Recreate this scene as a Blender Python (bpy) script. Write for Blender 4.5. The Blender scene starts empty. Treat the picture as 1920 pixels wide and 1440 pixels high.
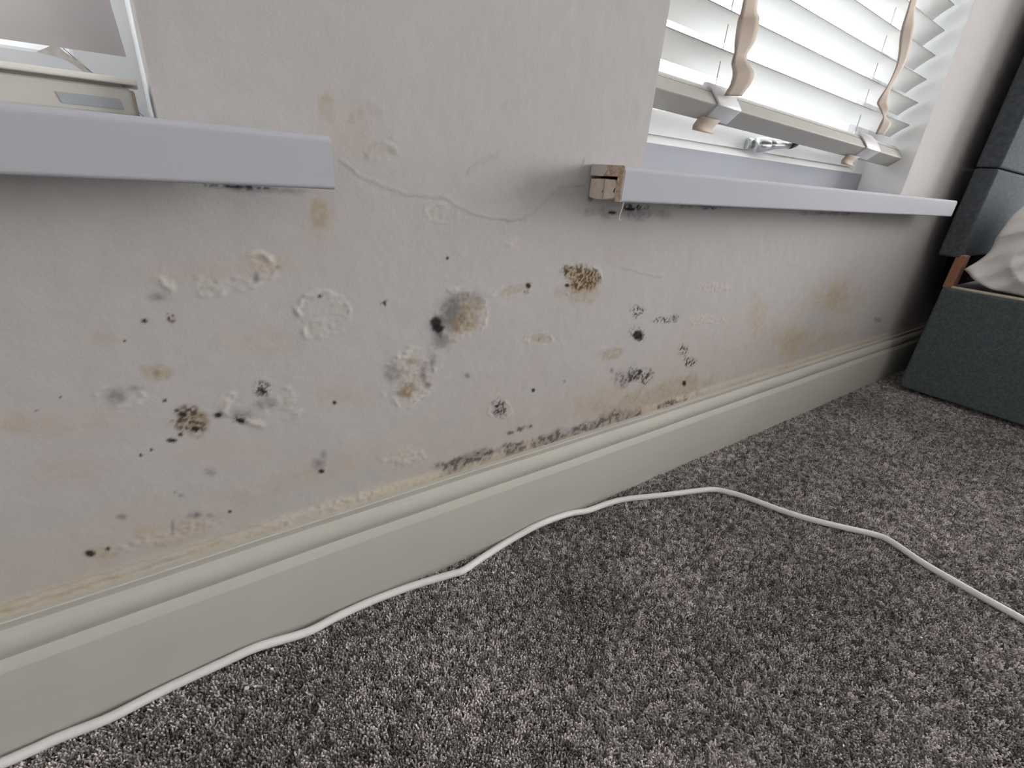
import bpy, bmesh, math, random
import numpy as np
from mathutils import Matrix, Vector

scene = bpy.context.scene
COL = scene.collection
random.seed(7)
RNG = np.random.default_rng(11)

# ------------------------------------------------------------------ camera
H = 0.614
cam_d = bpy.data.cameras.new('camera')
cam_d.sensor_width = 36.0
cam_d.lens = 36.0 * 874.2 / 1920.0
cam_d.clip_start = 0.01
cam = bpy.data.objects.new('camera', cam_d)
COL.objects.link(cam)
right = Vector((0.82499, -0.56077, 0.07022))
upv = Vector((0.17835, 0.37625, 0.90919))
back = -Vector((0.53627, 0.73755, -0.41041))
m = Matrix.Identity(4)
for i in range(3):
    m[i][0], m[i][1], m[i][2] = right[i], upv[i], back[i]
m[0][3], m[1][3], m[2][3] = 0.0, -0.55, H
cam.matrix_world = m
scene.camera = cam

# ------------------------------------------------------------------ world, lights, exposure
world = bpy.data.worlds.new('overcast_sky')
world.use_nodes = True
bg = world.node_tree.nodes['Background']
bg.inputs[0].default_value = (0.90, 0.95, 1.0, 1)
bg.inputs[1].default_value = 5.0
scene.world = world
scene.view_settings.view_transform = 'Standard'
scene.view_settings.look = 'None'
scene.view_settings.gamma = 1.0
scene.view_settings.use_curve_mapping = False
scene.view_settings.exposure = 0.0
scene.cycles.max_bounces = 7
scene.cycles.diffuse_bounces = 4
scene.cycles.transparent_max_bounces = 12
scene.cycles.sample_clamp_indirect = 6.0
scene.cycles.adaptive_threshold = 0.03


def area(name, loc, rot, sx, sy, power, col, portal=False):
    l = bpy.data.lights.new(name, 'AREA')
    l.shape = 'RECTANGLE'
    l.size, l.size_y, l.energy, l.color = sx, sy, power, col
    if portal:
        l.cycles.is_portal = True
    o = bpy.data.objects.new(name, l)
    o.location, o.rotation_euler = loc, rot
    COL.objects.link(o)
    return o


# daylight at the window in the side wall beyond the bed (faces -x, into the room)
area('daylight_side_window', (5.27, -1.85, 1.35), (0, math.radians(90), 0), 1.7, 2.4, 265.0, (1.0, 0.975, 0.95))
# sky portals at the two windows in view (face into the room)
area('sky_portal', (-0.57, 0.24, 1.28), (math.radians(-90), 0, 0), 1.14, 1.3, 1, (1, 1, 1), True)
area('sky_portal', (1.15, 0.24, 1.28), (math.radians(-90), 0, 0), 1.06, 1.3, 1, (1, 1, 1), True)

# ------------------------------------------------------------------ helpers


def tag(o, label=None, cat=None, group=None, kind=None):
    if label: o['label'] = label
    if cat: o['category'] = cat
    if group: o['group'] = group
    if kind: o['kind'] = kind
    return o


def empty(name, loc=(0, 0, 0)):
    o = bpy.data.objects.new(name, None)
    o.empty_display_size = 0.05
    o.location = loc
    COL.objects.link(o)
    return o


def mk(name, verts, faces, mat, parent=None, smooth=False, bevel=0.0, seg=2):
    me = bpy.data.meshes.new(name)
    me.from_pydata([tuple(v) for v in verts], [], [tuple(f) for f in faces])
    me.validate()
    bm = bmesh.new(); bm.from_mesh(me)
    bmesh.ops.recalc_face_normals(bm, faces=bm.faces)
    bm.to_mesh(me); bm.free()
    o = bpy.data.objects.new(name, me)
    COL.objects.link(o)
    if mat: me.materials.append(mat)
    if smooth:
        me.polygons.foreach_set('use_smooth', [True] * len(me.polygons))
    if bevel:
        b = o.modifiers.new('bevel', 'BEVEL')
        b.width, b.segments, b.limit_method, b.angle_limit = bevel, seg, 'ANGLE', math.radians(35)
        b.harden_normals = False
    if parent: attach(o, parent)
    return o


def attach(o, parent):
    """child meshes are written in world coordinates; keep them there"""
    o.parent = parent
    loc = Vector(parent.location)
    p = parent.parent
    while p:
        loc += Vector(p.location); p = p.parent
    if o.type == 'MESH':
        o.data.transform(Matrix.Translation(-loc))
    else:
        o.location = Vector(o.location) - loc


def box(x0, x1, y0, y1, z0, z1):
    v = [(x, y, z) for x in (x0, x1) for y in (y0, y1) for z in (z0, z1)]
    f = [(0, 1, 3, 2), (4, 6, 7, 5), (0, 4, 5, 1), (2, 3, 7, 6), (0, 2, 6, 4), (1, 5, 7, 3)]
    return v, f


def extrude_x(prof, xs, fn=None):
    """closed (y,z) profile extruded along x"""
    n = len(prof); v = []; f = []
    for x in xs:
        for (y, z) in prof:
            p = (x, y, z)
            v.append(fn(p) if fn else p)
    for i in range(len(xs) - 1):
        for j in range(n):
            k = (j + 1) % n
            f.append((i * n + j, i * n + k, (i + 1) * n + k, (i + 1) * n + j))
    f.append(tuple(range(n))); f.append(tuple((len(xs) - 1) * n + j for j in range(n)))
    return v, f


def tube(pts, rad, n=8, closed=True):
    pts = [Vector(p) for p in pts]
    v = []; f = []
    for i, p in enumerate(pts):
        t = (pts[min(i + 1, len(pts) - 1)] - pts[max(i - 1, 0)]).normalized()
        ref = Vector((0, 0, 1)) if abs(t.z) < .9 else Vector((1, 0, 0))
        a = t.cross(ref).normalized(); b = a.cross(t)
        r = rad[i] if hasattr(rad, '__len__') else rad
        for j in range(n):
            an = 2 * math.pi * j / n
            v.append(p + a * (r * math.cos(an)) + b * (r * math.sin(an)))
    for i in range(len(pts) - 1):
        for j in range(n):
            k = (j + 1) % n
            f.append((i * n + j, i * n + k, (i + 1) * n + k, (i + 1) * n + j))
    f.append(tuple(range(n))); f.append(tuple((len(pts) - 1) * n + j for j in range(n)))
    return v, f


def spline(pts, per=6):
    """Catmull-Rom through pts"""
    P = [Vector(p) for p in pts]
    P = [P[0] * 2 - P[1]] + P + [P[-1] * 2 - P[-2]]
    out = []
    for i in range(1, len(P) - 2):
        for k in range(per):
            t = k / per
            a, b, c, d = P[i - 1], P[i], P[i + 1], P[i + 2]
            out.append(0.5 * ((2 * b) + (c - a) * t + (2 * a - 5 * b + 4 * c - d) * t * t + (3 * b - a - 3 * c + d) * t ** 3))
    out.append(P[-2])
    return out


def vnoise(x, y, seed):
    """smooth value noise, numpy"""
    xi = np.floor(x).astype(np.int64); yi = np.floor(y).astype(np.int64)
    xf = x - xi; yf = y - yi
    xf = xf * xf * (3 - 2 * xf); yf = yf * yf * (3 - 2 * yf)

    def h(a, b):
        n = (a * 374761393 + b * 668265263 + seed * 974711) & 0xffffffff
        n = ((n ^ (n >> 13)) * 1274126177) & 0xffffffff
        return ((n ^ (n >> 16)) & 0xffff) / 65535.0
    return (h(xi, yi) * (1 - xf) + h(xi + 1, yi) * xf) * (1 - yf) + (h(xi, yi + 1) * (1 - xf) + h(xi + 1, yi + 1) * xf) * yf


def fbm(x, y, s, seed, octv=4):
    t = 0; a = .5; tot = 0
    for o in range(octv):
        t = t + a * vnoise(x * s, y * s, seed + o * 17); tot += a; a *= .5; s *= 2.03
    return t / tot


def sstep(a, b, x):
    t = np.clip((x - a) / (b - a), 0, 1)
    return t * t * (3 - 2 * t)


# ------------------------------------------------------------------ materials
def mat(name, col, rough=.5, spec=.4, bump=None, var=None, coat=0.0, metal=0.0, trans=0.0, attr=None, sheen=0.0):
    """col: base colour. bump: list of (scale, strength, distance, stretch xyz). var: (scale, amount, second colour, stretch)"""
    M = bpy.data.materials.new(name); M.use_nodes = True
    nt = M.node_tree; N = nt.nodes; L = nt.links
    p = N['Principled BSDF']
    p.inputs['Base Color'].default_value = (*col, 1)
    p.inputs['Roughness'].default_value = rough
    p.inputs['Specular IOR Level'].default_value = spec
    p.inputs['Metallic'].default_value = metal
    p.inputs['Coat Weight'].default_value = coat
    p.inputs['Sheen Weight'].default_value = sheen
    tc = N.new('ShaderNodeTexCoord')
    geo = N.new('ShaderNodeNewGeometry')

    def noise(scale, stretch=(1, 1, 1), detail=4, ro=.6):
        mp = N.new('ShaderNodeMapping'); mp.inputs['Scale'].default_value = stretch
        L.new(geo.outputs['Position'], mp.inputs['Vector'])
        n = N.new('ShaderNodeTexNoise'); n.inputs['Scale'].default_value = scale
        n.inputs['Detail'].default_value = detail; n.inputs['Roughness'].default_value = ro
        L.new(mp.outputs[0], n.inputs['Vector'])
        return n
    src = None
    if attr:
        a = N.new('ShaderNodeAttribute'); a.attribute_name = attr
        src = a.outputs['Color']
    if var:
        sc, amt, c2, st = var
        n = noise(sc, st)
        r = N.new('ShaderNodeMapRange')
        r.inputs['From Min'].default_value = .38; r.inputs['From Max'].default_value = .68
        r.inputs['To Max'].default_value = amt
        L.new(n.outputs['Fac'], r.inputs['Value'])
        mx = N.new('ShaderNodeMix'); mx.data_type = 'RGBA'
        mx.inputs[6].default_value = (*col, 1); mx.inputs[7].default_value = (*c2, 1)
        if src: L.new(src, mx.inputs[6])
        L.new(r.outputs[0], mx.inputs[0]); src = mx.outputs[2]
    if src: L.new(src, p.inputs['Base Color'])
    last = None
    for (sc, stn, dist, st) in (bump or []):
        n = noise(sc, st)
        b = N.new('ShaderNodeBump'); b.inputs['Strength'].default_value = stn; b.inputs['Distance'].default_value = dist
        L.new(n.outputs['Fac'], b.inputs['Height'])
        if last: L.new(last, b.inputs['Normal'])
        last = b.outputs[0]
    if last: L.new(last, p.inputs['Normal'])
    if trans:
        t = N.new('ShaderNodeBsdfTranslucent'); t.inputs['Color'].default_value = (*[min(1, c * 1.1) for c in col], 1)
        ms = N.new('ShaderNodeMixShader'); ms.inputs[0].default_value = trans
        L.new(p.outputs[0], ms.inputs[1]); L.new(t.outputs[0], ms.inputs[2])
        L.new(ms.outputs[0], N['Material Output'].inputs['Surface'])
    return M


def glass_mat():
    M = bpy.data.materials.new('window_glass'); M.use_nodes = True
    nt = M.node_tree; N = nt.nodes; L = nt.links
    N.remove(N['Principled BSDF'])
    tr = N.new('ShaderNodeBsdfTransparent'); tr.inputs[0].default_value = (.95, .97, .97, 1)
    gl = N.new('ShaderNodeBsdfGlossy'); gl.inputs['Roughness'].default_value = .02
    lw = N.new('ShaderNodeLayerWeight'); lw.inputs[0].default_value = .5
    pw = N.new('ShaderNodeMath'); pw.operation = 'POWER'; pw.inputs[1].default_value = 5.0
    L.new(lw.outputs['Facing'], pw.inputs[0])
    fr = N.new('ShaderNodeMath'); fr.operation = 'MULTIPLY_ADD'; fr.inputs[1].default_value = .7; fr.inputs[2].default_value = .04
    L.new(pw.outputs[0], fr.inputs[0])
    mx = N.new('ShaderNodeMixShader')
    L.new(fr.outputs[0], mx.inputs[0]); L.new(tr.outputs[0], mx.inputs[1]); L.new(gl.outputs[0], mx.inputs[2])
    L.new(mx.outputs[0], N['Material Output'].inputs['Surface'])
    return M


S1 = (1, 1, 1)
PAINT = (.455, .436, .434)
M_wall = mat('emulsion_wall', PAINT, .95, .04, attr='paint',
             bump=[(260, .20, .0010, (1, 1, 1.8)), (900, .16, .0005, S1), (40, .15, .003, S1)])
M_room = mat('emulsion_plain', (.74, .73, .71), .8, .2, bump=[(300, .2, .001, S1)])
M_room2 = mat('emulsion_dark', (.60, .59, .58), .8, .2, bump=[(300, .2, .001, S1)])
M_ceil = mat('ceiling_paint', (.78, .77, .75), .85, .2, bump=[(200, .2, .001, S1)])
M_skirt = mat('eggshell_skirting', (.485, .470, .425), .6, .15, var=(14, .4, (.435, .425, .40), (.25, 1, 1)),
              bump=[(420, .22, .0006, (.06, 1, 1)), (60, .12, .0015, (.3, 1, 1))])
M_upvc = mat('white_upvc', (.90, .90, .90), .5, .25, bump=[(30, .05, .001, S1)])
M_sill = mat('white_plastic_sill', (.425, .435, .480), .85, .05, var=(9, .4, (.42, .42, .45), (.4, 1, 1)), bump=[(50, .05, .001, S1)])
M_sillraw = mat('raw_cut_sill_end', (.62, .50, .38), .8, .2, var=(160, .9, (.30, .21, .14), S1), bump=[(300, .4, .001, S1)])
M_plaster = mat('old_plaster_block', (.74, .64, .55), .85, .2, var=(90, .6, (.58, .48, .39), S1), bump=[(200, .6, .002, S1), (60, .5, .004, S1)])
M_dark = mat('dark_rot', (.05, .035, .03), .9, .1, bump=[(300, .5, .001, S1)])
M_slat = mat('white_faux_wood_slat', (.78, .77, .755), .25, .5, trans=.48)
M_edgeshade = mat('slat_edge_shade', (.16, .158, .155), .5, .3)  # front edges of the slats: backlit shade put into the colour
M_rail = mat('cream_blind_rail', (.36, .348, .325), .6, .15, var=(30, .3, (.33, .31, .285), S1))
M_railb = mat('cream_blind_rail_pale', (.60, .58, .54), .6, .15, var=(30, .3, (.55, .525, .48), S1))
M_tape = mat('beige_ladder_tape', (.53, .455, .395), .85, .2, trans=.3, bump=[(900, .3, .0006, S1)])
M_clip = mat('frosted_plastic_clip', (.55, .54, .56), .35, .4, bump=[(80, .25, .002, S1)])
M_cord = mat('grey_ladder_cord', (.50, .48, .46), .8, .2)
M_roll = mat('grey_roller_fabric', (.84, .80, .795), .85, .2, trans=.48, bump=[(1500, .2, .0004, S1)])
M_label = mat('pale_blue_label', (.40, .43, .46), .4, .4, var=(120, .4, (.36, .385, .41), S1))
M_chrome = mat('brushed_chrome', (.62, .63, .64), .22, .5, metal=1.0)
M_black = mat('black_plastic', (.02, .02, .022), .35, .5)
M_fabric = mat('slate_upholstery', (.080, .097, .106), .95, .15, var=(180, .9, (.140, .163, .172), (1, 1, 1)),
               bump=[(900, .5, .0012, S1), (60, .2, .003, S1)], sheen=.25)
M_head = mat('slate_headboard_fabric', (.078, .088, .100), 1.0, .0, var=(90, .9, (.118, .128, .142), (1, 1, 1)),
             bump=[(900, .5, .0012, S1)])
M_gapshade = mat('gap_shade_black', (.010, .010, .011), 1.0, .0)  # near-black colour standing in for the shade under the headboard
M_cream = mat('cream_bed_edging', (.62, .56, .42), .8, .2, bump=[(300, .3, .001, S1)])
M_wood = mat('reddish_pine', (.36, .17, .10), .6, .3, var=(60, .6, (.28, .12, .07), (4, 4, .4)))
M_linen = mat('white_pillow_cotton', (.90, .875, .85), .9, .15, bump=[(1200, .25, .0005, S1), (25, .3, .01, S1)], sheen=.2)
M_cable = mat('white_pvc_cable', (.72, .715, .72), .4, .4)
M_flake = mat('white_paint_flake', (.75, .73, .70), .8, .2)
M_hole = mat('drain_hole', (.05, .05, .05), .9, .1)
M_glass = glass_mat()

# ------------------------------------------------------------------ measured data (metres, on the wall and the floor)
# stains: kind, centre x,z on the wall, two half-axes
STAINS = [
('pch',0.0153,0.5062,0.0673,0.0077,-0.0006,-0.0113), ('pch',0.0719,0.5085,0.0351,-0.0015,-0.0014,-0.0109),
('pch',-0.0736,0.4474,0.0149,-0.0020,-0.0016,-0.0071), ('pch',-0.1022,0.3625,0.0637,-0.0164,-0.0044,-0.0191),
('pch',0.1355,0.3451,0.0389,-0.0082,-0.0017,-0.0221), ('pch',0.0457,0.4285,0.0454,-0.0062,-0.0026,-0.0180),
('pch',0.0001,0.2989,0.0606,-0.0184,-0.0044,-0.0275), ('pch',-0.1415,0.3710,0.0201,-0.0052,-0.0034,-0.0132),
('pch',-0.0622,0.2089,0.0781,0.0040,0.0004,-0.0198), ('pch',0.0732,0.2362,0.0922,0.0063,0.0028,-0.0216),
('pch',-0.1317,0.3206,0.0288,-0.0095,-0.0042,-0.0174), ('pch',0.1275,0.5557,0.0218,0.0002,-0.0031,-0.0324),
('pch',0.2264,0.3540,0.0421,-0.0078,-0.0007,-0.0347), ('pch',0.3045,0.4335,0.0334,-0.0034,0.0010,-0.0334),
('pch',0.5837,0.5079,0.0297,-0.0008,0.0039,-0.0171), ('pch',-0.0918,0.2275,0.0155,-0.0069,-0.0013,-0.0062),
('pch',1.5214,0.3706,0.1437,-0.0108,0.0522,-0.0651), ('pch',1.2005,0.2563,0.3353,0.0147,0.1022,-0.0976),
('pch',0.5759,0.2296,0.1656,0.0073,0.0192,-0.0364), ('pch',0.1586,0.6394,0.0325,0.0032,-0.0023,-0.0294),
('tan',-0.0422,0.4065,0.0109,-0.0020,-0.0019,-0.0096), ('tan',0.1283,0.5637,0.0087,0.0002,-0.0013,-0.0139),
('tan',0.4474,0.3790,0.0261,-0.0035,0.0010,-0.0082), ('tan',0.3926,0.4607,0.0296,0.0070,0.0035,-0.0069),
('tan',0.5249,0.4496,0.0470,-0.0034,0.0031,-0.0176), ('tan',0.6136,0.3262,0.0368,-0.0057,0.0028,-0.0130),
('tan',0.3474,0.1671,0.1555,0.0044,0.0047,-0.0136), ('tan',0.5866,0.1715,0.1839,0.0050,0.0083,-0.0157),
('tan',-0.1303,0.2116,0.0159,-0.0078,-0.0018,-0.0081), ('tan',0.7809,0.2020,0.1753,0.0098,0.0222,-0.0310),
('tan',0.1447,0.6615,0.0103,0.0013,-0.0013,-0.0140), ('yel',1.2985,0.2498,0.0800,-0.0112,0.0305,-0.0498),
('yel',1.3616,0.2642,0.0972,-0.0126,0.0220,-0.0336), ('yel',1.5701,0.2339,0.1268,0.0065,0.0430,-0.0310),
('yel',1.1015,0.3484,0.0493,-0.0051,0.0364,-0.0690), ('yel',1.5165,0.3557,0.2157,-0.0176,0.0391,-0.0494),
('blis',0.0458,0.3525,0.0440,-0.0099,-0.0042,-0.0308), ('blis',0.1230,0.4479,0.0305,-0.0032,-0.0027,-0.0291),
('blis',0.3045,0.4335,0.0299,0.0249,0.0303,-0.0298), ('blis',0.2263,0.3493,0.0480,0.0089,0.0123,-0.0397),
('blis',0.5223,0.4645,0.0487,-0.0030,0.0052,-0.0294), ('blis',-0.0746,0.3867,0.0197,-0.0042,-0.0026,-0.0123),
('blis',0.3869,0.4611,0.0345,0.0082,0.0054,-0.0106), ('blis',0.4454,0.3775,0.0304,-0.0041,0.0015,-0.0127),
('blis',0.3805,0.2664,0.0251,-0.0059,0.0013,-0.0178), ('blis',0.0321,0.5012,0.0561,0.0060,-0.0007,-0.0190),
('blis',0.2002,0.6265,0.0179,0.0014,-0.0005,-0.0105), ('blis',0.2820,0.5649,0.0353,0.0006,0.0002,-0.0124),
('peel',0.8974,0.4274,0.0575,-0.0040,0.0043,-0.0103), ('peel',0.8910,0.3608,0.0862,-0.0093,0.0044,-0.0110),
('peel',0.3831,0.5270,0.0144,-0.0002,0.0006,-0.0072), ('peel',-0.0774,0.2080,0.0759,-0.0003,-0.0001,-0.0105),
('peel',0.1225,0.1784,0.1114,-0.0006,0.0020,-0.0132), ('peel',0.2178,0.2235,0.0327,-0.0102,-0.0005,-0.0184),
('gry',0.0818,0.5064,0.0041,-0.0002,-0.0004,-0.0033), ('gry',0.0603,0.4969,0.0039,-0.0002,-0.0011,-0.0077),
('gry',-0.0768,0.3877,0.0117,-0.0025,-0.0024,-0.0111), ('gry',-0.0615,0.3933,0.0073,-0.0015,-0.0009,-0.0045),
('gry',0.0528,0.3509,0.0142,-0.0032,-0.0011,-0.0088), ('gry',0.0226,0.3421,0.0175,-0.0043,-0.0018,-0.0119),
('gry',0.0022,0.3477,0.0068,-0.0017,-0.0009,-0.0058), ('gry',0.1073,0.2630,0.0078,-0.0024,-0.0008,-0.0088),
('gry',0.1010,0.2518,0.0090,-0.0029,-0.0011,-0.0113), ('gry',-0.0238,0.4828,0.0106,-0.0008,-0.0013,-0.0066),
('gry',0.3129,0.4567,0.0267,-0.0021,0.0005,-0.0148), ('gry',0.2762,0.4199,0.0273,-0.0031,0.0002,-0.0166),
('gry',0.2881,0.4337,0.0292,-0.0030,0.0005,-0.0255), ('gry',0.2674,0.4217,0.0110,-0.0013,0.0001,-0.0150),
('gry',0.2732,0.3958,0.0162,-0.0022,0.0001,-0.0155), ('gry',0.2604,0.3719,0.0145,-0.0023,-0.0000,-0.0206),
('gry',0.2467,0.3527,0.0079,-0.0014,-0.0002,-0.0209), ('gry',0.2475,0.3501,0.0040,-0.0007,-0.0001,-0.0129),
('gry',0.2530,0.3360,0.0081,-0.0016,-0.0000,-0.0066), ('gry',0.2026,0.3623,0.0175,-0.0032,-0.0008,-0.0229),
('gry',0.2921,0.4370,0.0212,-0.0021,0.0005,-0.0225), ('gry',0.3171,0.3381,0.0072,-0.0013,0.0002,-0.0061),
('gry',0.3805,0.2664,0.0146,-0.0034,0.0011,-0.0158), ('gry',0.6974,0.2670,0.0421,-0.0078,0.0044,-0.0169),
('gry',0.7869,0.3753,0.0155,-0.0017,0.0027,-0.0080), ('gry',0.6298,0.2905,0.0088,-0.0016,0.0015,-0.0068),
('gry',0.5118,0.2912,0.0063,-0.0012,0.0008,-0.0053), ('gry',0.3263,0.1874,0.0840,0.0036,0.0047,-0.0141),
('gry',0.5310,0.1819,0.1345,0.0046,0.0074,-0.0150), ('gry',0.6725,0.1809,0.0722,0.0022,0.0082,-0.0136),
('gry',-0.1028,0.2493,0.0045,-0.0019,-0.0009,-0.0040), ('gry',-0.0390,0.2257,0.0059,-0.0024,-0.0011,-0.0066),
('gry',-0.0454,0.2276,0.0038,-0.0016,-0.0008,-0.0043), ('gry',-0.0390,0.2257,0.0029,-0.0012,-0.0006,-0.0037),
('gry',-0.0483,0.2569,0.0042,-0.0016,-0.0008,-0.0042), ('gry',-0.0529,0.2638,0.0023,-0.0009,-0.0005,-0.0027),
('gry',-0.0635,0.2181,0.0019,-0.0008,-0.0019,-0.0101), ('gry',-0.0267,0.2198,0.0050,-0.0021,-0.0007,-0.0045),
('gry',-0.0178,0.2792,0.0089,-0.0030,-0.0014,-0.0083), ('gry',0.0722,0.5828,0.0559,-0.0007,-0.0009,-0.0049),
('gry',0.6062,0.5692,0.0989,0.0017,0.0032,-0.0129), ('gry',0.5184,0.5887,0.0086,0.0003,0.0011,-0.0059),
('gry',-0.1154,0.3955,0.0011,-0.0002,-0.0004,-0.0016), ('gry',0.7981,0.5861,0.0951,0.0024,0.0021,-0.0054),
('gry',1.3097,0.5811,0.1663,0.0028,0.0046,-0.0060), ('brn',-0.0190,0.4616,0.0046,-0.0005,-0.0010,-0.0053),
('brn',-0.0422,0.4065,0.0050,-0.0009,-0.0008,-0.0039), ('brn',-0.0207,0.3500,0.0194,-0.0048,-0.0029,-0.0163),
('brn',-0.0106,0.3462,0.0076,-0.0019,-0.0015,-0.0089), ('brn',0.3124,0.4235,0.0172,-0.0090,-0.0148,-0.0292),
('brn',0.3059,0.4150,0.0156,-0.0084,-0.0088,-0.0173), ('brn',0.3167,0.4460,0.0152,-0.0013,0.0007,-0.0181),
('brn',0.2237,0.3361,0.0200,-0.0041,-0.0003,-0.0145), ('brn',0.2128,0.3311,0.0182,-0.0038,-0.0002,-0.0064),
('brn',0.2306,0.3744,0.0137,-0.0023,-0.0002,-0.0108), ('brn',0.2530,0.3360,0.0073,-0.0014,-0.0000,-0.0058),
('brn',0.3171,0.3381,0.0045,-0.0008,0.0001,-0.0035), ('brn',0.4455,0.3766,0.0043,-0.0006,0.0004,-0.0036),
('brn',0.4144,0.4639,0.0069,-0.0005,0.0005,-0.0048), ('brn',0.5217,0.4679,0.0393,-0.0023,0.0027,-0.0155),
('brn',0.5396,0.4591,0.0167,-0.0011,0.0013,-0.0070), ('pur',0.6709,0.2640,0.0408,-0.0078,0.0041,-0.0167),
('pur',0.6662,0.1885,0.0177,-0.0043,0.0039,-0.0167), ('pur',0.4021,0.2178,0.0133,-0.0036,0.0004,-0.0053),
('pur',0.4207,0.2191,0.0114,-0.0030,0.0005,-0.0054), ('pur',0.4409,0.2190,0.0117,-0.0031,0.0006,-0.0054),
('pur',0.3068,0.1885,0.0454,0.0020,0.0038,-0.0117), ('pur',0.3514,0.1900,0.0386,0.0017,0.0039,-0.0110),
('pur',0.4930,0.1810,0.0584,0.0020,0.0062,-0.0135), ('pur',0.4272,0.1854,0.0428,0.0017,0.0043,-0.0105),
('pur',0.5710,0.1816,0.0513,0.0017,0.0060,-0.0115), ('pur',0.6278,0.1799,0.0357,0.0011,0.0075,-0.0133),
('pur',0.7145,0.1706,0.0456,0.0011,0.0062,-0.0099), ('pur',0.8338,0.1748,0.0620,0.0016,0.0065,-0.0090),
('pur',1.8981,0.2515,0.0497,-0.0054,0.0101,-0.0104), ('brs',0.1217,0.4718,0.0037,-0.0003,-0.0004,-0.0040),
('brs',-0.0246,0.3471,0.0193,-0.0049,-0.0034,-0.0188), ('brs',0.4121,0.4569,0.0064,-0.0005,0.0005,-0.0052),
('spb',0.5214,0.4697,0.0439,-0.0025,0.0033,-0.0189), ('spb',0.5403,0.4737,0.0142,-0.0008,0.0026,-0.0139),
('spb',0.4944,0.4770,0.0133,-0.0007,0.0021,-0.0133), ('spk',-0.0190,0.4616,0.0049,-0.0005,-0.0012,-0.0062),
('spk',0.0493,0.3701,0.0090,-0.0018,-0.0014,-0.0102), ('spk',0.0235,0.3370,0.0124,-0.0031,-0.0014,-0.0094),
('spk',0.3805,0.2664,0.0176,-0.0041,0.0014,-0.0193), ('spk',0.1965,0.4566,0.0053,-0.0005,-0.0002,-0.0052),
('spk',0.6839,0.3530,0.0259,-0.0033,0.0045,-0.0171), ('spk',0.7135,0.2652,0.0387,-0.0071,0.0069,-0.0254),
('spk',0.7869,0.3753,0.0202,-0.0021,0.0035,-0.0103), ('spk',0.6700,0.3999,0.0230,-0.0023,0.0032,-0.0121),
('spk',0.7443,0.3767,0.0340,-0.0037,0.0022,-0.0072), ('spk',0.8702,0.2681,0.0258,-0.0043,0.0050,-0.0138),
('spk',0.8416,0.3019,0.0197,-0.0029,0.0058,-0.0164), ('spk',0.0586,0.5841,0.0404,-0.0012,-0.0005,-0.0024),
('spk',0.6162,0.5791,0.0374,0.0009,0.0013,-0.0048), ('spk',0.8152,0.5838,0.0648,0.0015,0.0019,-0.0045),
('spk',0.1640,0.1071,0.1548,-0.0059,0.0059,-0.0321), ('blk',-0.0398,0.4607,0.0026,-0.0003,-0.0005,-0.0027),
('blk',-0.0588,0.4433,0.0015,-0.0002,-0.0004,-0.0017), ('blk',-0.0407,0.3756,0.0017,-0.0004,-0.0004,-0.0019),
('blk',-0.0289,0.3572,0.0041,-0.0010,-0.0007,-0.0040), ('blk',-0.0211,0.3369,0.0036,-0.0010,-0.0006,-0.0033),
('blk',-0.0347,0.3332,0.0024,-0.0006,-0.0005,-0.0025), ('blk',-0.0437,0.3284,0.0046,-0.0013,-0.0005,-0.0025),
('blk',-0.0327,0.3620,0.0029,-0.0007,-0.0004,-0.0024), ('blk',0.0491,0.3688,0.0035,-0.0007,-0.0007,-0.0051),
('blk',0.0229,0.3365,0.0047,-0.0012,-0.0005,-0.0035), ('blk',0.0022,0.3477,0.0038,-0.0009,-0.0005,-0.0034),
('blk',0.1262,0.3358,0.0030,-0.0007,-0.0002,-0.0029), ('blk',0.1018,0.2398,0.0038,-0.0013,-0.0003,-0.0032),
('blk',-0.0625,0.3220,0.0017,-0.0005,-0.0004,-0.0020), ('blk',-0.0722,0.3183,0.0016,-0.0005,-0.0004,-0.0020),
('blk',0.2659,0.4256,0.0092,-0.0010,0.0000,-0.0087), ('blk',0.2690,0.4163,0.0083,-0.0010,0.0000,-0.0069),
('blk',0.4153,0.4647,0.0051,-0.0003,0.0004,-0.0041), ('blk',0.4915,0.4605,0.0058,-0.0004,0.0005,-0.0033),
('blk',0.2821,0.5093,0.0024,-0.0001,0.0000,-0.0021), ('blk',0.6839,0.3530,0.0159,-0.0021,0.0027,-0.0100),
('blk',0.7112,0.2738,0.0085,-0.0015,0.0017,-0.0063), ('blk',0.4448,0.2875,0.0044,-0.0009,0.0004,-0.0039),
('blk',0.8717,0.2168,0.0079,-0.0015,0.0026,-0.0073), ('blk',-0.1367,0.2140,0.0041,-0.0020,-0.0010,-0.0044),
('blk',-0.1217,0.2142,0.0021,-0.0010,-0.0007,-0.0031), ('blk',-0.0067,0.2172,0.0021,-0.0008,-0.0004,-0.0025),
('blk',0.0541,0.5839,0.0094,0.0004,-0.0003,-0.0019), ('blk',0.5675,0.5693,0.0091,0.0002,0.0007,-0.0031),
('blk',0.6046,0.5756,0.0128,0.0003,0.0008,-0.0031), ('blk',-0.1154,0.3955,0.0009,-0.0002,-0.0003,-0.0014),
('blk',-0.1341,0.3859,0.0009,-0.0002,-0.0003,-0.0014)]
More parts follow.
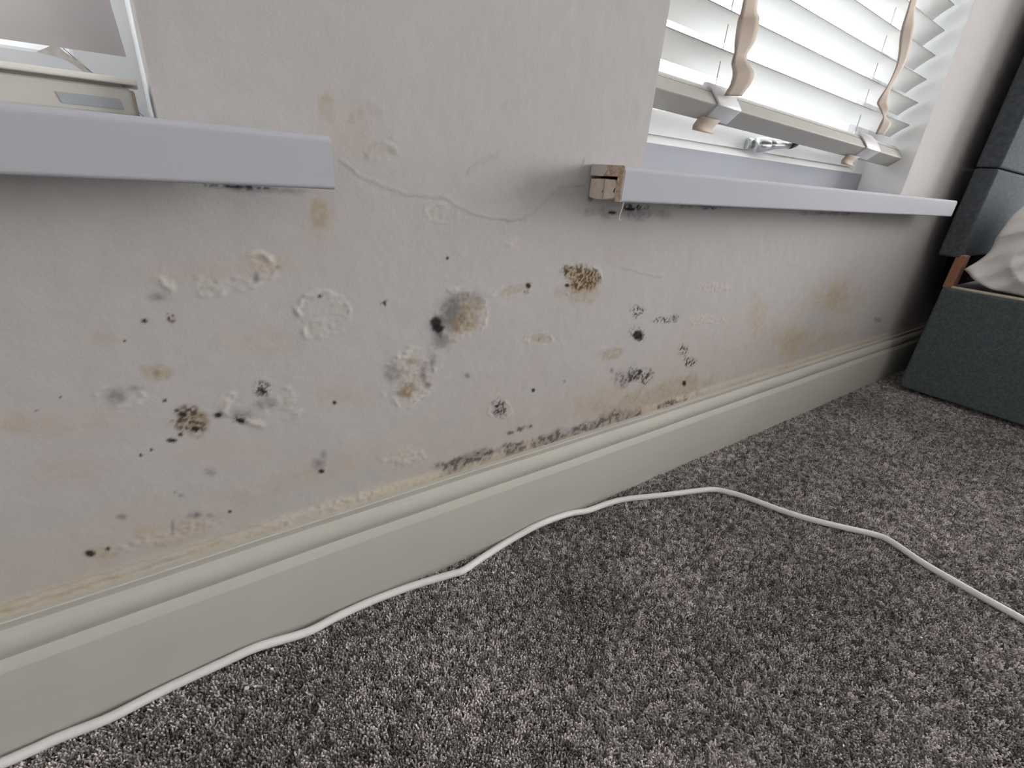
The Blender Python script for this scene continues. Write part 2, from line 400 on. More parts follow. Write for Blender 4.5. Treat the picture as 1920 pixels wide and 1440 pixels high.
CRACKS = [
([(0.1566, 0.6144), (0.1839, 0.5979), (0.2268, 0.5849), (0.2746, 0.5807), (0.3201, 0.5643), (0.3743, 0.5578), (0.4139, 0.5659), (0.448, 0.5947), (0.4811, 0.6045), (0.5044, 0.607)], 0.0014),
([(0.1853, 0.6216), (0.1945, 0.6296), (0.2083, 0.6323), (0.2166, 0.6267)], 0.003),
([(0.3105, 0.6124), (0.3251, 0.6235), (0.3518, 0.6344)], 0.002),
([(0.1677, 0.6524), (0.1879, 0.6668), (0.2048, 0.6614)], 0.002),
([(0.3613, 0.5583), (0.401, 0.5573)], 0.0016),
([(0.4941, 0.6178), (0.4986, 0.6389)], 0.002),
([(-0.2119, 0.187), (-0.1513, 0.1865), (-0.0663, 0.1867), (0.0422, 0.1885)], 0.002),
([(-0.2139, 0.1792), (-0.1311, 0.1779), (-0.0186, 0.1809)], 0.0018),
([(1.4319, 0.1569), (1.6323, 0.1622)], 0.002),
([(0.6015, 0.4847), (0.7185, 0.4604)], 0.001)]
CABLE = [(-0.2549, -0.0323, 0.006), (-0.2123, -0.0312, 0.006), (-0.1647, -0.0339, 0.006), (-0.1126, -0.0305, 0.0086), (-0.0542, -0.0305, 0.0118), (-0.0085, -0.0305, 0.0128), (0.0505, -0.0348, 0.006), (0.0932, -0.0312, 0.006), (0.1457, -0.0305, 0.0066), (0.2096, -0.0348, 0.006), (0.2736, -0.0448, 0.006), (0.294, -0.0476, 0.006), (0.3362, -0.0394, 0.006), (0.3988, -0.0305, 0.008), (0.4648, -0.0305, 0.0163), (0.5382, -0.0305, 0.0113), (0.5838, -0.0378, 0.006), (0.6343, -0.0413, 0.006), (0.6831, -0.0507, 0.006), (0.7702, -0.0827, 0.006), (0.8402, -0.1066, 0.006), (0.8803, -0.1223, 0.006), (0.8992, -0.1392, 0.006), (0.9241, -0.1765, 0.006), (0.9586, -0.2582, 0.006), (1.0036, -0.3248, 0.006), (1.0476, -0.3802, 0.006), (1.0556, -0.4071, 0.006), (1.042, -0.4616, 0.006), (1.0366, -0.5271, 0.006), (1.0352, -0.6028, 0.006)]
FLAKES = [(0.4767, -0.0785), (0.6795, -0.1385), (0.3377, -0.0738), (0.2943, -0.0654), (0.365, -0.0912), (0.3497, -0.0633), (0.7337, -0.4076), (0.8433, -0.5202), (0.594, -0.4833), (0.5648, -0.5232), (-0.0287, -0.0749), (-0.0202, -0.0778), (0.0016, -0.0643), (0.1403, -0.0502), (0.0578, -0.051), (1.8283, -0.0656)]

# ------------------------------------------------------------------ the window wall
XL0, XL1, XR0, XR1 = -1.15, 0.0047, 0.6187, 1.685      # the two openings
ZB, ZT = 0.612, 1.95
RX0, RX1, RY, RZ = -1.6, 5.2, -4.2, 2.5               # room
WT = 0.26                                              # wall thickness


def paint_wall(x, z):
    n = len(x)
    col = np.empty((n, 3)); col[:] = PAINT
    big = fbm(x, z, 3.0, 3, 4)
    mid = fbm(x, z, 14.0, 5, 4)
    hf = fbm(x, z, 190.0, 9, 3)
    hf2 = fbm(x, z, 330.0, 21, 2)
    wx = fbm(x, z, 45, 31, 4) - .5
    vx = fbm(x, z, 110, 33, 3) - .5

    def mix(mask, c):
        mm = np.clip(mask, 0, 1)[:, None]
        col[:] = col * (1 - mm) + np.array(c) * mm
    # broad tide marks: warm damp staining low on the wall
    low = sstep(.50, .20, z)
    mix(.42 * low * sstep(.42, .68, mid * .6 + big * .4), (.455, .395, .335))
    mix(.30 * sstep(.50, .72, big) * sstep(.95, .4, z), (.435, .415, .425))
    # yellowed filler bead along the skirting
    bead = sstep(.200, .178, z + .010 * (mid - .5))
    mix(.26 * sstep(.34, .19, z) * (.5 + .5 * sstep(.38, .62, fbm(x, z * 3, 7, 77, 4))), (.47, .40, .31))
    mix(.62 * bead * (.45 + .55 * sstep(.35, .65, mid)), (.54, .480, .365))
    mix(.40 * sstep(.186, .178, z) * sstep(.5, .62, hf), (.40, .32, .20))
    disp = .0016 * (fbm(x, z, 9, 41, 3) - .5) + .0005 * (fbm(x, z, 60, 43, 3) - .5)
    disp += .0022 * sstep(.190, .176, z + .004 * (mid - .5))
    rough = fbm(x * 1.0, z * 1.6, 190, 51, 2)
    for (k, cx, cz, ax, az, bx, bz) in STAINS:
        R = 1.7 * (abs(ax) + abs(bx) + abs(az) + abs(bz))
        ii = np.nonzero((np.abs(x - cx) < R) & (np.abs(z - cz) < R))[0]
        if not len(ii): continue
        det = ax * bz - bx * az
        dx, dz = x[ii] - cx, z[ii] - cz
        s = (dx * bz - dz * bx) / det
        t = (ax * dz - az * dx) / det
        r = np.sqrt(s * s + t * t)
        size = math.sqrt(abs(det))
        wa = wx[ii] if size > .008 else vx[ii]
        rw = r + wa * (1.3 if size > .008 else .8)
        H1, H2 = hf[ii], hf2[ii]

        def mx(mask, c):
            mm = np.clip(mask, 0, 1)[:, None]
            col[ii] = col[ii] * (1 - mm) + np.array(c) * mm
        if k == 'blk': mx(.95 * sstep(1.25, .5, rw), (.022, .020, .021))
        elif k == 'spk': mx(.92 * sstep(1.2, .4, rw) * sstep(.50, .60, H2), (.035, .032, .034))
        elif k == 'spb':
            mx(.55 * sstep(1.2, .3, rw), (.34, .26, .17))
            mx(.9 * sstep(1.2, .4, rw) * sstep(.47, .58, H2), (.075, .05, .03))
        elif k == 'brs':
            mx(.6 * sstep(1.2, .2, rw) * (.3 + .7 * sstep(.4, .6, H1)), (.25, .19, .13))
            mx(.85 * sstep(1.15, .4, rw) * sstep(.53, .62, H2), (.06, .045, .03))
        elif k == 'pur':
            mx(.45 * sstep(1.2, .2, rw), (.24, .205, .205))
            mx(.8 * sstep(1.2, .4, rw) * sstep(.48, .60, H1), (.10, .075, .08))
        elif k == 'gry': mx(.72 * sstep(1.25, .1, rw) * (.6 + .4 * sstep(.35, .6, H1)), (.17, .162, .17))
        elif k == 'brn': mx(.68 * sstep(1.2, .25, rw) * (.35 + .65 * sstep(.36, .6, H1)), (.27, .20, .115))
        elif k == 'tan': mx(.70 * sstep(1.25, .7, rw) * (.55 + .45 * sstep(.4, .6, H1)), (.37, .305, .22))
        elif k == 'pch': mx(.42 * sstep(1.35, .1, rw) * (.45 + .55 * sstep(.35, .6, H1 * .5 + .5 * mid[ii])), (.435, .345, .265))
        elif k == 'yel': mx(.48 * sstep(1.2, .1, rw) * (.4 + .6 * sstep(.4, .6, H1)), (.40, .31, .15))
        elif k == 'blis':
            rr = r + .5 * (wa)
            rim = np.exp(-((rr - .92) / .09) ** 2)
            ins = sstep(1.05, .8, rr)
            a = min(.0009, .028 * size)
            brk = sstep(.40, .58, fbm(x[ii], z[ii], 55, int(cx * 1000) + 7, 3))
            disp[ii] += a * rim * brk * (.2 + 1.5 * rough[ii]) + ins * (1.6 * a * (rough[ii] - .45) * brk + a * .12)
            mx(.25 * ins * brk, (.47, .43, .375))
            mx(.5 * rim * brk * sstep(.40, .55, H1), (.56, .52, .47))
        elif k == 'peel':
            ins = sstep(1.15, .6, rw)
            disp[ii] += .0018 * ins * (rough[ii] - .3)
            mx(.35 * ins * sstep(.4, .6, H1), (.53, .46, .385))
    for (pts, rad) in CRACKS:
        px = np.array(pts)
        lo, hi = px.min(0) - .02, px.max(0) + .02
        ii = np.nonzero((x > lo[0]) & (x < hi[0]) & (z > lo[1]) & (z < hi[1]))[0]
        if not len(ii): continue
        qx, qz = x[ii] + .006 * wx[ii], z[ii] + .006 * vx[ii]
        dd = np.full(len(ii), 9.)
        sp = [(p.x, p.y) for p in spline([(a, b, 0) for a, b in pts], 8)]
        for (a, b) in zip(sp[:-1], sp[1:]):
            ex, ez = b[0] - a[0], b[1] - a[1]
            tt = np.clip(((qx - a[0]) * ex + (qz - a[1]) * ez) / (ex * ex + ez * ez + 1e-12), 0, 1)
            dd = np.minimum(dd, np.hypot(qx - a[0] - tt * ex, qz - a[1] - tt * ez))
        disp[ii] += .0006 * np.exp(-(dd / rad) ** 2)
        mm = (.25 * np.exp(-((dd - rad) / rad) ** 2))[:, None]
        col[ii] = col[ii] * (1 - mm) + np.array((.33, .29, .25)) * mm
    col *= (1 + .05 * (fbm(x, z, 70, 61, 3) - .5))[:, None]
    return col, disp


def grid_lines(segs, extra):
    a = []
    for (p, q, st) in segs:
        a.append(np.arange(p, q, st))
    a.append(np.array([segs[-1][1]])); a = np.concatenate(a)
    keep = np.ones(len(a), bool)
    for e in extra:
        keep &= np.abs(a - e) > 5e-4
    return np.unique(np.concatenate([a[keep], extra]))


def build_wall():
    xs = grid_lines([(RX0, -.42, .06), (-.42, 1.72, .0019), (1.72, 2.6, .008), (2.6, RX1, .1)], [XL0, XL1, XR0, XR1, RX1])
    zs = grid_lines([(-.02, .16, .03), (.16, .65, .0019), (.65, 1.15, .006), (1.15, RZ, .08)], [ZB, ZT, RZ])
    nx, nz = len(xs), len(zs)
    gx, gz = np.meshgrid(xs, zs, indexing='ij')
    x, z = gx.ravel(), gz.ravel()
    col, disp = paint_wall(x, z)
    # keep the displacement out of the window edges
    y = -disp
    verts = np.stack([x, y, z], 1)
    ci, cj = np.meshgrid(np.arange(nx - 1), np.arange(nz - 1), indexing='ij')
    mxx = (xs[:-1] + xs[1:]) / 2; mzz = (zs[:-1] + zs[1:]) / 2
    inx = ((mxx > XL0) & (mxx < XL1)) | ((mxx > XR0) & (mxx < XR1))
    hole = inx[:, None] & ((mzz > ZB) & (mzz < ZT))[None, :]
    k = ~hole
    a = (ci * nz + cj)[k]
    faces = np.stack([a, a + nz, a + nz + 1, a + 1], 1)
    V = verts.tolist(); F = faces.tolist(); C = col.tolist()
    # reveals and the outer skin
    spl = .006
    for (x0, x1) in ((XL0, XL1), (XR0, XR1)):
        b = len(V)
        for (yy, dx) in ((.0, 0.), (.108, spl), (WT, spl)):
            V += [(x0 + dx, yy, ZB), (x1 - dx, yy, ZB), (x1 - dx, yy, ZT), (x0 + dx, yy, ZT)]
            C += [[.90, .89, .88]] * 4
        for r in (0, 4):
            for j in range(4):
                kk = (j + 1) % 4
                F.append([b + r + j, b + r + kk, b + r + 4 + kk, b + r + 4 + j])
    b = len(V)
    xo = [RX0, XL0, XL1, XR0, XR1, RX1]; zo = [-.02, ZB, ZT, RZ]
    for xx in xo:
        for zz in zo:
            V.append((xx, WT, zz)); C.append([.5, .4, .35])
    for i in range(5):
        for j in range(3):
            if j == 1 and i in (1, 3): continue
            q = b + i * 4 + j
            F.append([q, q + 1, q + 5, q + 4])
    me = bpy.data.meshes.new('wall_window_side')
    me.from_pydata(V, [], F)
    at = me.attributes.new('paint', 'FLOAT_COLOR', 'POINT')
    c4 = np.ones((len(V), 4), np.float32); c4[:, :3] = np.array(C)
    at.data.foreach_set('color', c4.ravel())
    sm = np.ones(len(me.polygons), bool); sm[len(faces):] = False
    me.polygons.foreach_set('use_smooth', sm)
    me.materials.append(M_wall)
    o = bpy.data.objects.new('wall_window_side', me)
    COL.objects.link(o)
    return tag(o, 'damp off-white wall under the windows with black mould spots and blistered paint', kind='structure')


build_wall()

# rest of the room shell (behind and beside the camera)
W3 = (-3.10, -0.60, 0.48, 2.22)   # opening of the side window: y0,y1,z0,z1


def wall_right():
    V = []; F = []
    ys = [RY, W3[0], W3[1], 0.0]; zs = [-.02, W3[2], W3[3], RZ]
    for xx in (RX1, RX1 + .2):
        b = len(V)
        for yy in ys:
            for zz in zs: V.append((xx, yy, zz))
        for i in range(3):
            for j in range(3):
                if i == 1 and j == 1: continue
                q = b + i * 4 + j; F.append((q, q + 4, q + 5, q + 1))
    for (p, q) in (((1, 1), (1, 2)), ((1, 2), (2, 2)), ((2, 2), (2, 1)), ((2, 1), (1, 1))):
        i0, i1 = p[0] * 4 + p[1], q[0] * 4 + q[1]
        F.append((i0, i1, i1 + 16, i0 + 16))
    return mk('wall_right', V, F, M_room)


tag(wall_right(), 'plain painted side wall with a window beyond the bed', kind='structure')
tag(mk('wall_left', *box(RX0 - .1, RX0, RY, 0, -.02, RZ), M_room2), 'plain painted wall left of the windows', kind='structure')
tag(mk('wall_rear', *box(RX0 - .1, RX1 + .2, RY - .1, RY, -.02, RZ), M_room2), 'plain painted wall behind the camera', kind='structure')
tag(mk('ceiling', *box(RX0 - .1, RX1 + .2, RY - .1, WT, RZ, RZ + .1), M_ceil), 'white painted ceiling', kind='structure')

# floor backing of the carpet
M_back = mat('carpet_backing', (.13, .12, .117), .95, .1, var=(260, .9, (.26, .24, .235), S1), bump=[(350, .8, .004, S1)])
floor = tag(mk('floor', *box(RX0, RX1, RY, 0, -.03, -.007), M_back), 'dark grey carpeted floor', kind='structure')


def carpet():
    st = .0037
    gx, gy = np.meshgrid(np.arange(-.42, 2.45, st), np.arange(-1.0, -.020, st), indexing='ij')
    x = gx.ravel() + RNG.uniform(-.5, .5, gx.size) * st
    y = gy.ravel() + RNG.uniform(-.5, .5, gx.size) * st
    k = (y < -.0235) & ~((x > 2.11) & (y < -.14))
    x, y = x[k], y[k]; n = len(x)
    # footprints and brushing lay the pile over in patches
    f1 = fbm(x, y, 5.5, 71, 4) - .5
    f2 = fbm(x, y, 5.5, 83, 4) - .5
    patch = fbm(x, y, 4.5, 95, 4)
    lean = .25 + 1.5 * np.clip(patch - .40, 0, .5)
    ang = np.arctan2(f2, f1) * .5 + 2.6 + RNG.normal(0, .7, n)
    tilt = lean * RNG.uniform(.4, 1.6, n)
    rot = np.stack([tilt * np.sin(ang), -tilt * np.cos(ang), RNG.uniform(0, 6.28, n)], 1)
    scl = RNG.uniform(.8, 1.3, n)
    me = bpy.data.meshes.new('carpet_pile')
    me.vertices.add(n)
    co = np.stack([x, y, np.full(n, -.008)], 1).astype(np.float32)
    me.vertices.foreach_set('co', co.ravel())
    a = me.attributes.new('rot', 'FLOAT_VECTOR', 'POINT'); a.data.foreach_set('vector', rot.astype(np.float32).ravel())
    tone = np.clip(RNG.uniform(0, 1, n) * .9 + .40 * (fbm(x, y, 5.0, 131, 4) - .5) + .22 * (fbm(x, y, 45, 133, 2) - .5) + .05, 0, 1)  # random yarn tone, plus pile shading put into the colour in broad patches
    a = me.attributes.new('tone', 'FLOAT', 'POINT'); a.data.foreach_set('value', tone.astype(np.float32))
    a = me.attributes.new('scl', 'FLOAT', 'POINT'); a.data.foreach_set('value', scl.astype(np.float32))
    o = bpy.data.objects.new('carpet_pile', me); COL.objects.link(o)
    tag(o, 'dark heathered grey twist pile carpet', 'carpet', kind='stuff')
    # material: each tuft its own tone of grey yarn and painted pile shading
    M = bpy.data.materials.new('heather_yarn'); M.use_nodes = True
    nt = M.node_tree; N = nt.nodes; L = nt.links; p = N['Principled BSDF']
    p.inputs['Roughness'].default_value = .9; p.inputs['Specular IOR Level'].default_value = .15
    p.inputs['Sheen Weight'].default_value = .2
    oi = N.new('ShaderNodeAttribute'); oi.attribute_type = 'INSTANCER'; oi.attribute_name = 'tone'; cr = N.new('ShaderNodeValToRGB')
    e = cr.color_ramp.elements
    e[0].position = 0; e[0].color = (.085, .078, .074, 1)
    e[1].position = 1; e[1].color = (.88, .82, .80, 1)
    for pos, c in ((.3, (.19, .174, .168)), (.6, (.40, .368, .36)), (.85, (.62, .57, .56))):
        q = e.new(pos); q.color = (*c, 1)
    L.new(oi.outputs['Fac'], cr.inputs[0]); L.new(cr.outputs[0], p.inputs['Base Color'])
    g = bpy.data.node_groups.new('pile', 'GeometryNodeTree')
    g.interface.new_socket('Geometry', in_out='INPUT', socket_type='NodeSocketGeometry')
    g.interface.new_socket('Geometry', in_out='OUTPUT', socket_type='NodeSocketGeometry')
    G = g.nodes; K = g.links
    gi = G.new('NodeGroupInput'); go = G.new('NodeGroupOutput')
    jn = G.new('GeometryNodeJoinGeometry')
    for (rx, ry, dx, dy, hh) in ((.22, .1, .0005, .0004, .0098), (-.2, .26, -.0006, .0003, .0088), (.05, -.3, .0002, -.0007, .0092)):
        c = G.new('GeometryNodeMeshCone')
        c.fill_type = 'NGON'
        c.inputs['Vertices'].default_value = 5; c.inputs['Side Segments'].default_value = 1
        c.inputs['Radius Top'].default_value = .00075; c.inputs['Radius Bottom'].default_value = .00125
        c.inputs['Depth'].default_value = hh
        t = G.new('GeometryNodeTransform')
        t.inputs['Translation'].default_value = (dx, dy, 0); t.inputs['Rotation'].default_value = (rx, ry, 0)
        K.new(c.outputs['Mesh'], t.inputs['Geometry']); K.new(t.outputs[0], jn.inputs[0])
    sm = G.new('GeometryNodeSetMaterial'); sm.inputs['Material'].default_value = M
    K.new(jn.outputs[0], sm.inputs['Geometry'])
    ip = G.new('GeometryNodeInstanceOnPoints')
    ar = G.new('GeometryNodeInputNamedAttribute'); ar.data_type = 'FLOAT_VECTOR'; ar.inputs['Name'].default_value = 'rot'
    asx = G.new('GeometryNodeInputNamedAttribute'); asx.data_type = 'FLOAT'; asx.inputs['Name'].default_value = 'scl'
    K.new(gi.outputs[0], ip.inputs['Points']); K.new(sm.outputs[0], ip.inputs['Instance'])
    K.new(ar.outputs['Attribute'], ip.inputs['Rotation']); K.new(asx.outputs['Attribute'], ip.inputs['Scale'])
    K.new(ip.outputs[0], go.inputs[0])
    md = o.modifiers.new('pile', 'NODES'); md.node_group = g
    return o


carpet()

# skirting board along the window wall
SK = [(0.004, -.008), (-.0225, -.008), (-.0230, .020), (-.0230, .1170), (-.0226, .1192), (-.0150, .1290), (-.0160, .1318), (-.0176, .1360),
      (-.0186, .1405), (-.0183, .1455), (-.0168, .1510), (-.0140, .1560), (-.0100, .1586), (-.0084, .1596),
      (-.0102, .1688), (-.0092, .1702), (0.004, .1712)]
xs = list(np.arange(RX0, 2.75, .03)) + [3.0, RX1]


def wob(p):
    x, y, z = p
    w = .0007 * math.sin(x * 7.1 + 1) + .0004 * math.sin(x * 23 + z * 40)
    return (x, y + (w if y < 0 else 0), z + (.0008 * math.sin(x * 5.3) if z > .1 else 0))


sv, sf = extrude_x(SK, xs, wob)
sk = mk('baseboard_window_side', sv, sf, M_skirt, smooth=True)
sk.data.set_sharp_from_angle(angle=math.radians(28))
tag(sk, 'tall off-white moulded skirting board along the damp wall', kind='structure')


# ------------------------------------------------------------------ windows
def frame_ring(parent, x0, x1, z0, z1, prof, material, part):
    """four mitred members; prof: closed list of (inset, y)"""
    cor = [(x0, z0, 1, 1), (x1, z0, -1, 1), (x1, z1, -1, -1), (x0, z1, 1, -1)]
    n = len(prof)
    for s in range(4):
        a, b = cor[s], cor[(s + 1) % 4]
        V = []
        gap = .0004
        dx, dz = np.sign(b[0] - a[0]), np.sign(b[1] - a[1])
        for c, sg in ((a, 1), (b, -1)):
            for (i, y) in prof:
                V.append((c[0] + c[2] * i + dx * sg * gap, y, c[1] + c[3] * i + dz * sg * gap))
        F = [(j, (j + 1) % n, n + (j + 1) % n, n + j) for j in range(n)] + [tuple(range(n)), tuple(range(n, 2 * n))]
        mk(part, V, F, material, parent)


def window(name, x0, x1, label, fixed=False):
    w = tag(empty(name, ((x0 + x1) / 2, .14, ZB + .021)), label, kind='structure')
    zb = .6335
    frame_ring(w, x0, x1, zb, ZT, [(0, .112), (.0495, .112), (.052, .113), (.066, .130), (.066, .185), (0, .185)], M_upvc, 'outer_frame')
    s = .0662
    if fixed:      # glazed straight into the frame with a bead
        frame_ring(w, x0 + s, x1 - s, zb + s, ZT - s, [(0, .132), (.004, .132), (.016, .142), (.016, .175), (0, .175)], M_upvc, 'glazing_bead')
        mk('pane', *box(x0 + s + .012, x1 - s - .012, .150, .154, zb + s + .012, ZT - s - .012), M_glass, w)
        return w
    frame_ring(w, x0 + s, x1 - s, zb + s, ZT - s, [(0, .124), (.040, .124), (.054, .136), (.054, .175), (0, .175)], M_upvc, 'sash_frame')
    g = s + .050
    mk('pane', *box(x0 + g, x1 - g, .150, .154, zb + g, ZT - g), M_glass, w)
    return w


w1 = window('window_1', XL0 + .003, XL1 - .004, 'white plastic window behind the grey blind sheet, upper left', True)
w2 = window('window_2', XR0 + .003, XR1 - .003, 'white plastic window behind the slatted blind, upper right')
# stain running down the mitre joint of window 1
st = mk('rust_stain', [(-.036, .1115, .668), (-.046, .1115, .681), (-.054, .1115, .686), (-.060, .1115, .692), (-.075, .1115, .6835),
                       (-.058, .1115, .6825), (-.050, .1115, .678), (-.042, .1115, .671)], [tuple(range(8))],
        mat('rust_stain', (.62, .54, .44), .7, .3, var=(160, 1.0, (.76, .74, .71), S1)), w1)
st['label'] = 'brown stain running along the frame joint'
# side window frame
w3 = tag(empty('window_3', (RX1 + .1, -1.85, W3[2])), 'white framed window in the side wall beyond the bed', kind='structure')
for (y0, y1, z0, z1) in ((W3[0], W3[1], W3[2], W3[2] + .05), (W3[0], W3[1], W3[3] - .05, W3[3]), (W3[0], W3[0] + .05, W3[2] + .05, W3[3] - .05),
                         (W3[1] - .05, W3[1], W3[2] + .05, W3[3] - .05)):
    mk('frame_member', *box(RX1 + .12, RX1 + .18, y0, y1, z0, z1), M_upvc, w3)
mk('pane', *box(RX1 + .145, RX1 + .149, W3[0] + .05, W3[1] - .05, W3[2] + .05, W3[3] - .05), M_glass, w3)

# casement handle on the bottom of the sash of window 2
hd = mk('handle_base', *tube([(1.088, .104, .7085), (1.092, .104, .709), (1.125, .104, .7125), (1.130, .104, .713)], [.012, .0150, .0150, .0135], 16), M_chrome, w2, smooth=True)
mk('backplate', *box(1.075, 1.145, .114, .124, .700, .722), M_chrome, hd, bevel=.002)
mk('lever', *tube([(1.128, .104, .713), (1.15, .103, .7155), (1.19, .101, .719), (1.213, .100, .7215)], [.0135, .0115, .0095, .0100], 14), M_chrome, hd, smooth=True)
mk('lever_tip', *tube([(1.213, .100, .7215), (1.225, .100, .723), (1.245, .100, .7265), (1.250, .100, .7275)], [.0102, .0108, .0085, .003], 14), M_black, hd, smooth=True)['label'] = 'black plastic tip of the handle'
mk('drain_hole', *tube([(.925, .1242, .722), (.925, .1232, .722)], .0035, 12), M_hole, w2)


# ------------------------------------------------------------------ sills
def sill(name, x0, x1, xi0, xi1, label):
    e = tag(empty(name, ((x0 + x1) / 2, 0, .622)), label, 'sill')
    yf, zt, zb = -.0655, .6335, .5885
    arc = lambda cy, cz, r, a0, a1: [(cy + r * math.cos(math.radians(a)), cz + r * math.sin(math.radians(a))) for a in np.linspace(a0, a1, 7)]
    nose = [(yf + .010, zb + .0005)] + arc(yf + .0035, zb + .0035, .0035, 270, 180) + arc(yf + .006, zt - .006, .006, 180, 90) + [
            (-.0005, zt), (-.0005, zt - .012), (yf + .011, zt - .012), (yf + .010, zt - .014)]
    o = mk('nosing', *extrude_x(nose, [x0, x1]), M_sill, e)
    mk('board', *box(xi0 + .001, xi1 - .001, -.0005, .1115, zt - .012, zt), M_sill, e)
    return e


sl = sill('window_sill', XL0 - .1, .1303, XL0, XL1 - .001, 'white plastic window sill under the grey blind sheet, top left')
mk('chipped_edge', [(.1303, -.060, .624), (.1325, -.052, .622), (.1330, -.050, .612), (.1318, -.054, .606), (.1303, -.060, .603), (.1303, -.045, .615)],
   [(0, 1, 2, 3, 4), (0, 1, 5), (1, 2, 5), (2, 3, 5), (3, 4, 5)], M_dark, sl)['label'] = 'chipped brown end of the sill'
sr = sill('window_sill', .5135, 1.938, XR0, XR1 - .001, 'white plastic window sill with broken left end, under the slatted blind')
mk('frame_shade_strip', *box(XR0 + .003, XR1 - .003, .1095, .1118, .6335, .6835), M_sill, sr)  # added strip over the window frame; its grey paints shade on that face
# raw left end of the right sill: stained cut face, old sill block behind, dark gap
L_end = [(-.0650, .5888), (-.0650, .6325), (-.0625, .6345), (-.0010, .6345), (-.0010, .6190), (-.0220, .6200), (-.0545, .6205), (-.0550, .5888)]
o = mk('raw_end', *extrude_x(L_end, [.5115, .5136]), M_sillraw, sr)
o['label'] = 'brown stained cut end of the sill'
mk('end_filler', [(.5108, -.0005, .6345), (.5108, -.030, .6345), (.5108, -.034, .6275), (.5108, -.026, .6195), (.5108, -.0005, .6200),
                  (.5117, -.0005, .6345), (.5117, -.030, .6345), (.5117, -.034, .6275), (.5117, -.026, .6195), (.5117, -.0005, .6200)],
   [(0, 1, 2, 3, 4), (5, 6, 7, 8, 9), (0, 1, 6, 5), (1, 2, 7, 6), (2, 3, 8, 7), (3, 4, 9, 8), (4, 0, 5, 9)], mat('cracked_filler', (.57, .54, .48), .8, .2, bump=[(200, .5, .002, S1)]), sr)['label'] = 'pale cracked filler at the sill end'
blk = [(-.001, .5905), (-.016, .5885), (-.030, .5895), (-.046, .5915), (-.0525, .5935), (-.0535, .6030), (-.0525, .6120), (-.0490, .6160), (-.030, .6165), (-.001, .6155)]
bo = mk('plaster_block', *extrude_x(blk, [.5125, .5145, .53, .56]), M_plaster, sr, bevel=.001)
bo['label'] = 'crumbling old plaster inside the sill end'
mk('crack_line', *extrude_x([(-.029, .5905), (-.0305, .5905), (-.0310, .6015), (-.0295, .6165), (-.0285, .6165)], [.5118, .5126]), mat('plaster_joint', (.44, .36, .30), .9, .1), bo)
mk('rot_hole', [(.5120, -.0505, .604), (.5120, -.0525, .607), (.5120, -.0515, .599), (.5120, -.0495, .6005)], [(0, 1, 2, 3)], M_dark, bo)
mk('rot_hole', [(.5120, -.0285, .6025), (.5120, -.0265, .5985), (.5120, -.0305, .5990)], [(0, 1, 2)], M_dark, bo)
inner = mk('dark_void', *box(.530, .60, -.053, -.002, .5895, .6205), M_dark, sr)
th = mk('thread', *tube(spline([(.521, -.0635, .590), (.5205, -.0632, .582), (.519, -.0628, .574), (.5185, -.0625, .567), (.5215, -.0622, .565)], 5), .0006, 6), M_flake, None, smooth=True)
tag(th, 'thin white thread dangling below the broken sill end', 'thread')

# ------------------------------------------------------------------ slatted blind in window 2
vb = tag(empty('venetian_blind', (1.15, .04, .72)), 'white slatted blind with beige ladder tapes, raised above the broken sill', 'blind')
BX0, BX1, DROOP = .633, 1.664, .0225


def droop(x):
    return (1.665 - x) * DROOP


def strip_profile(y, z, ang, w, t, crown=.0):
    u = (math.cos(ang), -math.sin(ang)); nn = (math.sin(ang), math.cos(ang))
    k = 5; lo = []; hi = []
    for i in range(k):
        s = w * i / (k - 1); c = crown * (1 - (2 * i / (k - 1) - 1) ** 2)
        lo.append((y + u[0] * s + nn[0] * c, z + u[1] * s + nn[1] * c))
        hi.append((y + u[0] * s + nn[0] * (c + t), z + u[1] * s + nn[1] * (c + t)))
    return lo + hi[::-1]


dr = lambda p: (p[0], p[1], p[2] + droop(p[0]))
ANG = math.radians(36)
zk = .8045
proto = None
k = 0
while zk + k * .0517 < 1.86:
    zz = zk + k * .0517
    o = bpy.data.objects.new('slat', proto) if proto else None
    if o is None:
        o = mk('slat', *extrude_x(strip_profile(.031, zk, ANG, .046, .0028, .0015), [BX0, 1.15, BX1], dr), M_slat, vb, smooth=True)
        o.data.set_sharp_from_angle(angle=math.radians(35))
        o.data.materials.append(M_edgeshade)
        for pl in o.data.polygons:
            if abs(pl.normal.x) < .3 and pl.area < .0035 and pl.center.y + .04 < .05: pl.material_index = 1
        proto = o.data; base_loc = o.location.copy()
    else:
        COL.objects.link(o); o.parent = vb; o.location = (base_loc.x, base_loc.y, base_loc.z + k * .0517)
    k += 1
mk('headrail', *box(BX0, BX1, .028, .082, 1.895, 1.945), M_rail, vb, bevel=.002)
RA = math.radians(38)
ru, rn = (math.cos(RA), -math.sin(RA)), (math.sin(RA), math.cos(RA))


def rp(u, n):
    return (.0190 + ru[0] * u + rn[0] * n, .7257 + ru[1] * u + rn[1] * n)


rail = mk('bottom_rail', *extrude_x([rp(0, 0), rp(.036, 0), rp(.036, .026), rp(0, .026)], [BX0, BX1], dr), M_rail, vb, bevel=.0022)
mk('rail_cap', *extrude_x([rp(.0, .0265), rp(.036, .0265), rp(.036, .0285), rp(.0, .0285)], [BX0, BX1], dr), M_slat, rail)
for nn, du in ((.0305, .001), (.0360, .003)):
    y0, z0 = rp(du, nn)
    mk('slat', *extrude_x(strip_profile(y0, z0, RA, .044, .0028, .0008), [BX0, BX1 - .004], dr), M_slat, vb)
mk('rail_end_mark', *extrude_x([rp(-.0005, .006), rp(.0003, .006), rp(.0003, .016), rp(-.0005, .016)], [1.640, 1.652], dr), mat('rail_end_mark', (.44, .44, .42), .5, .3), rail)

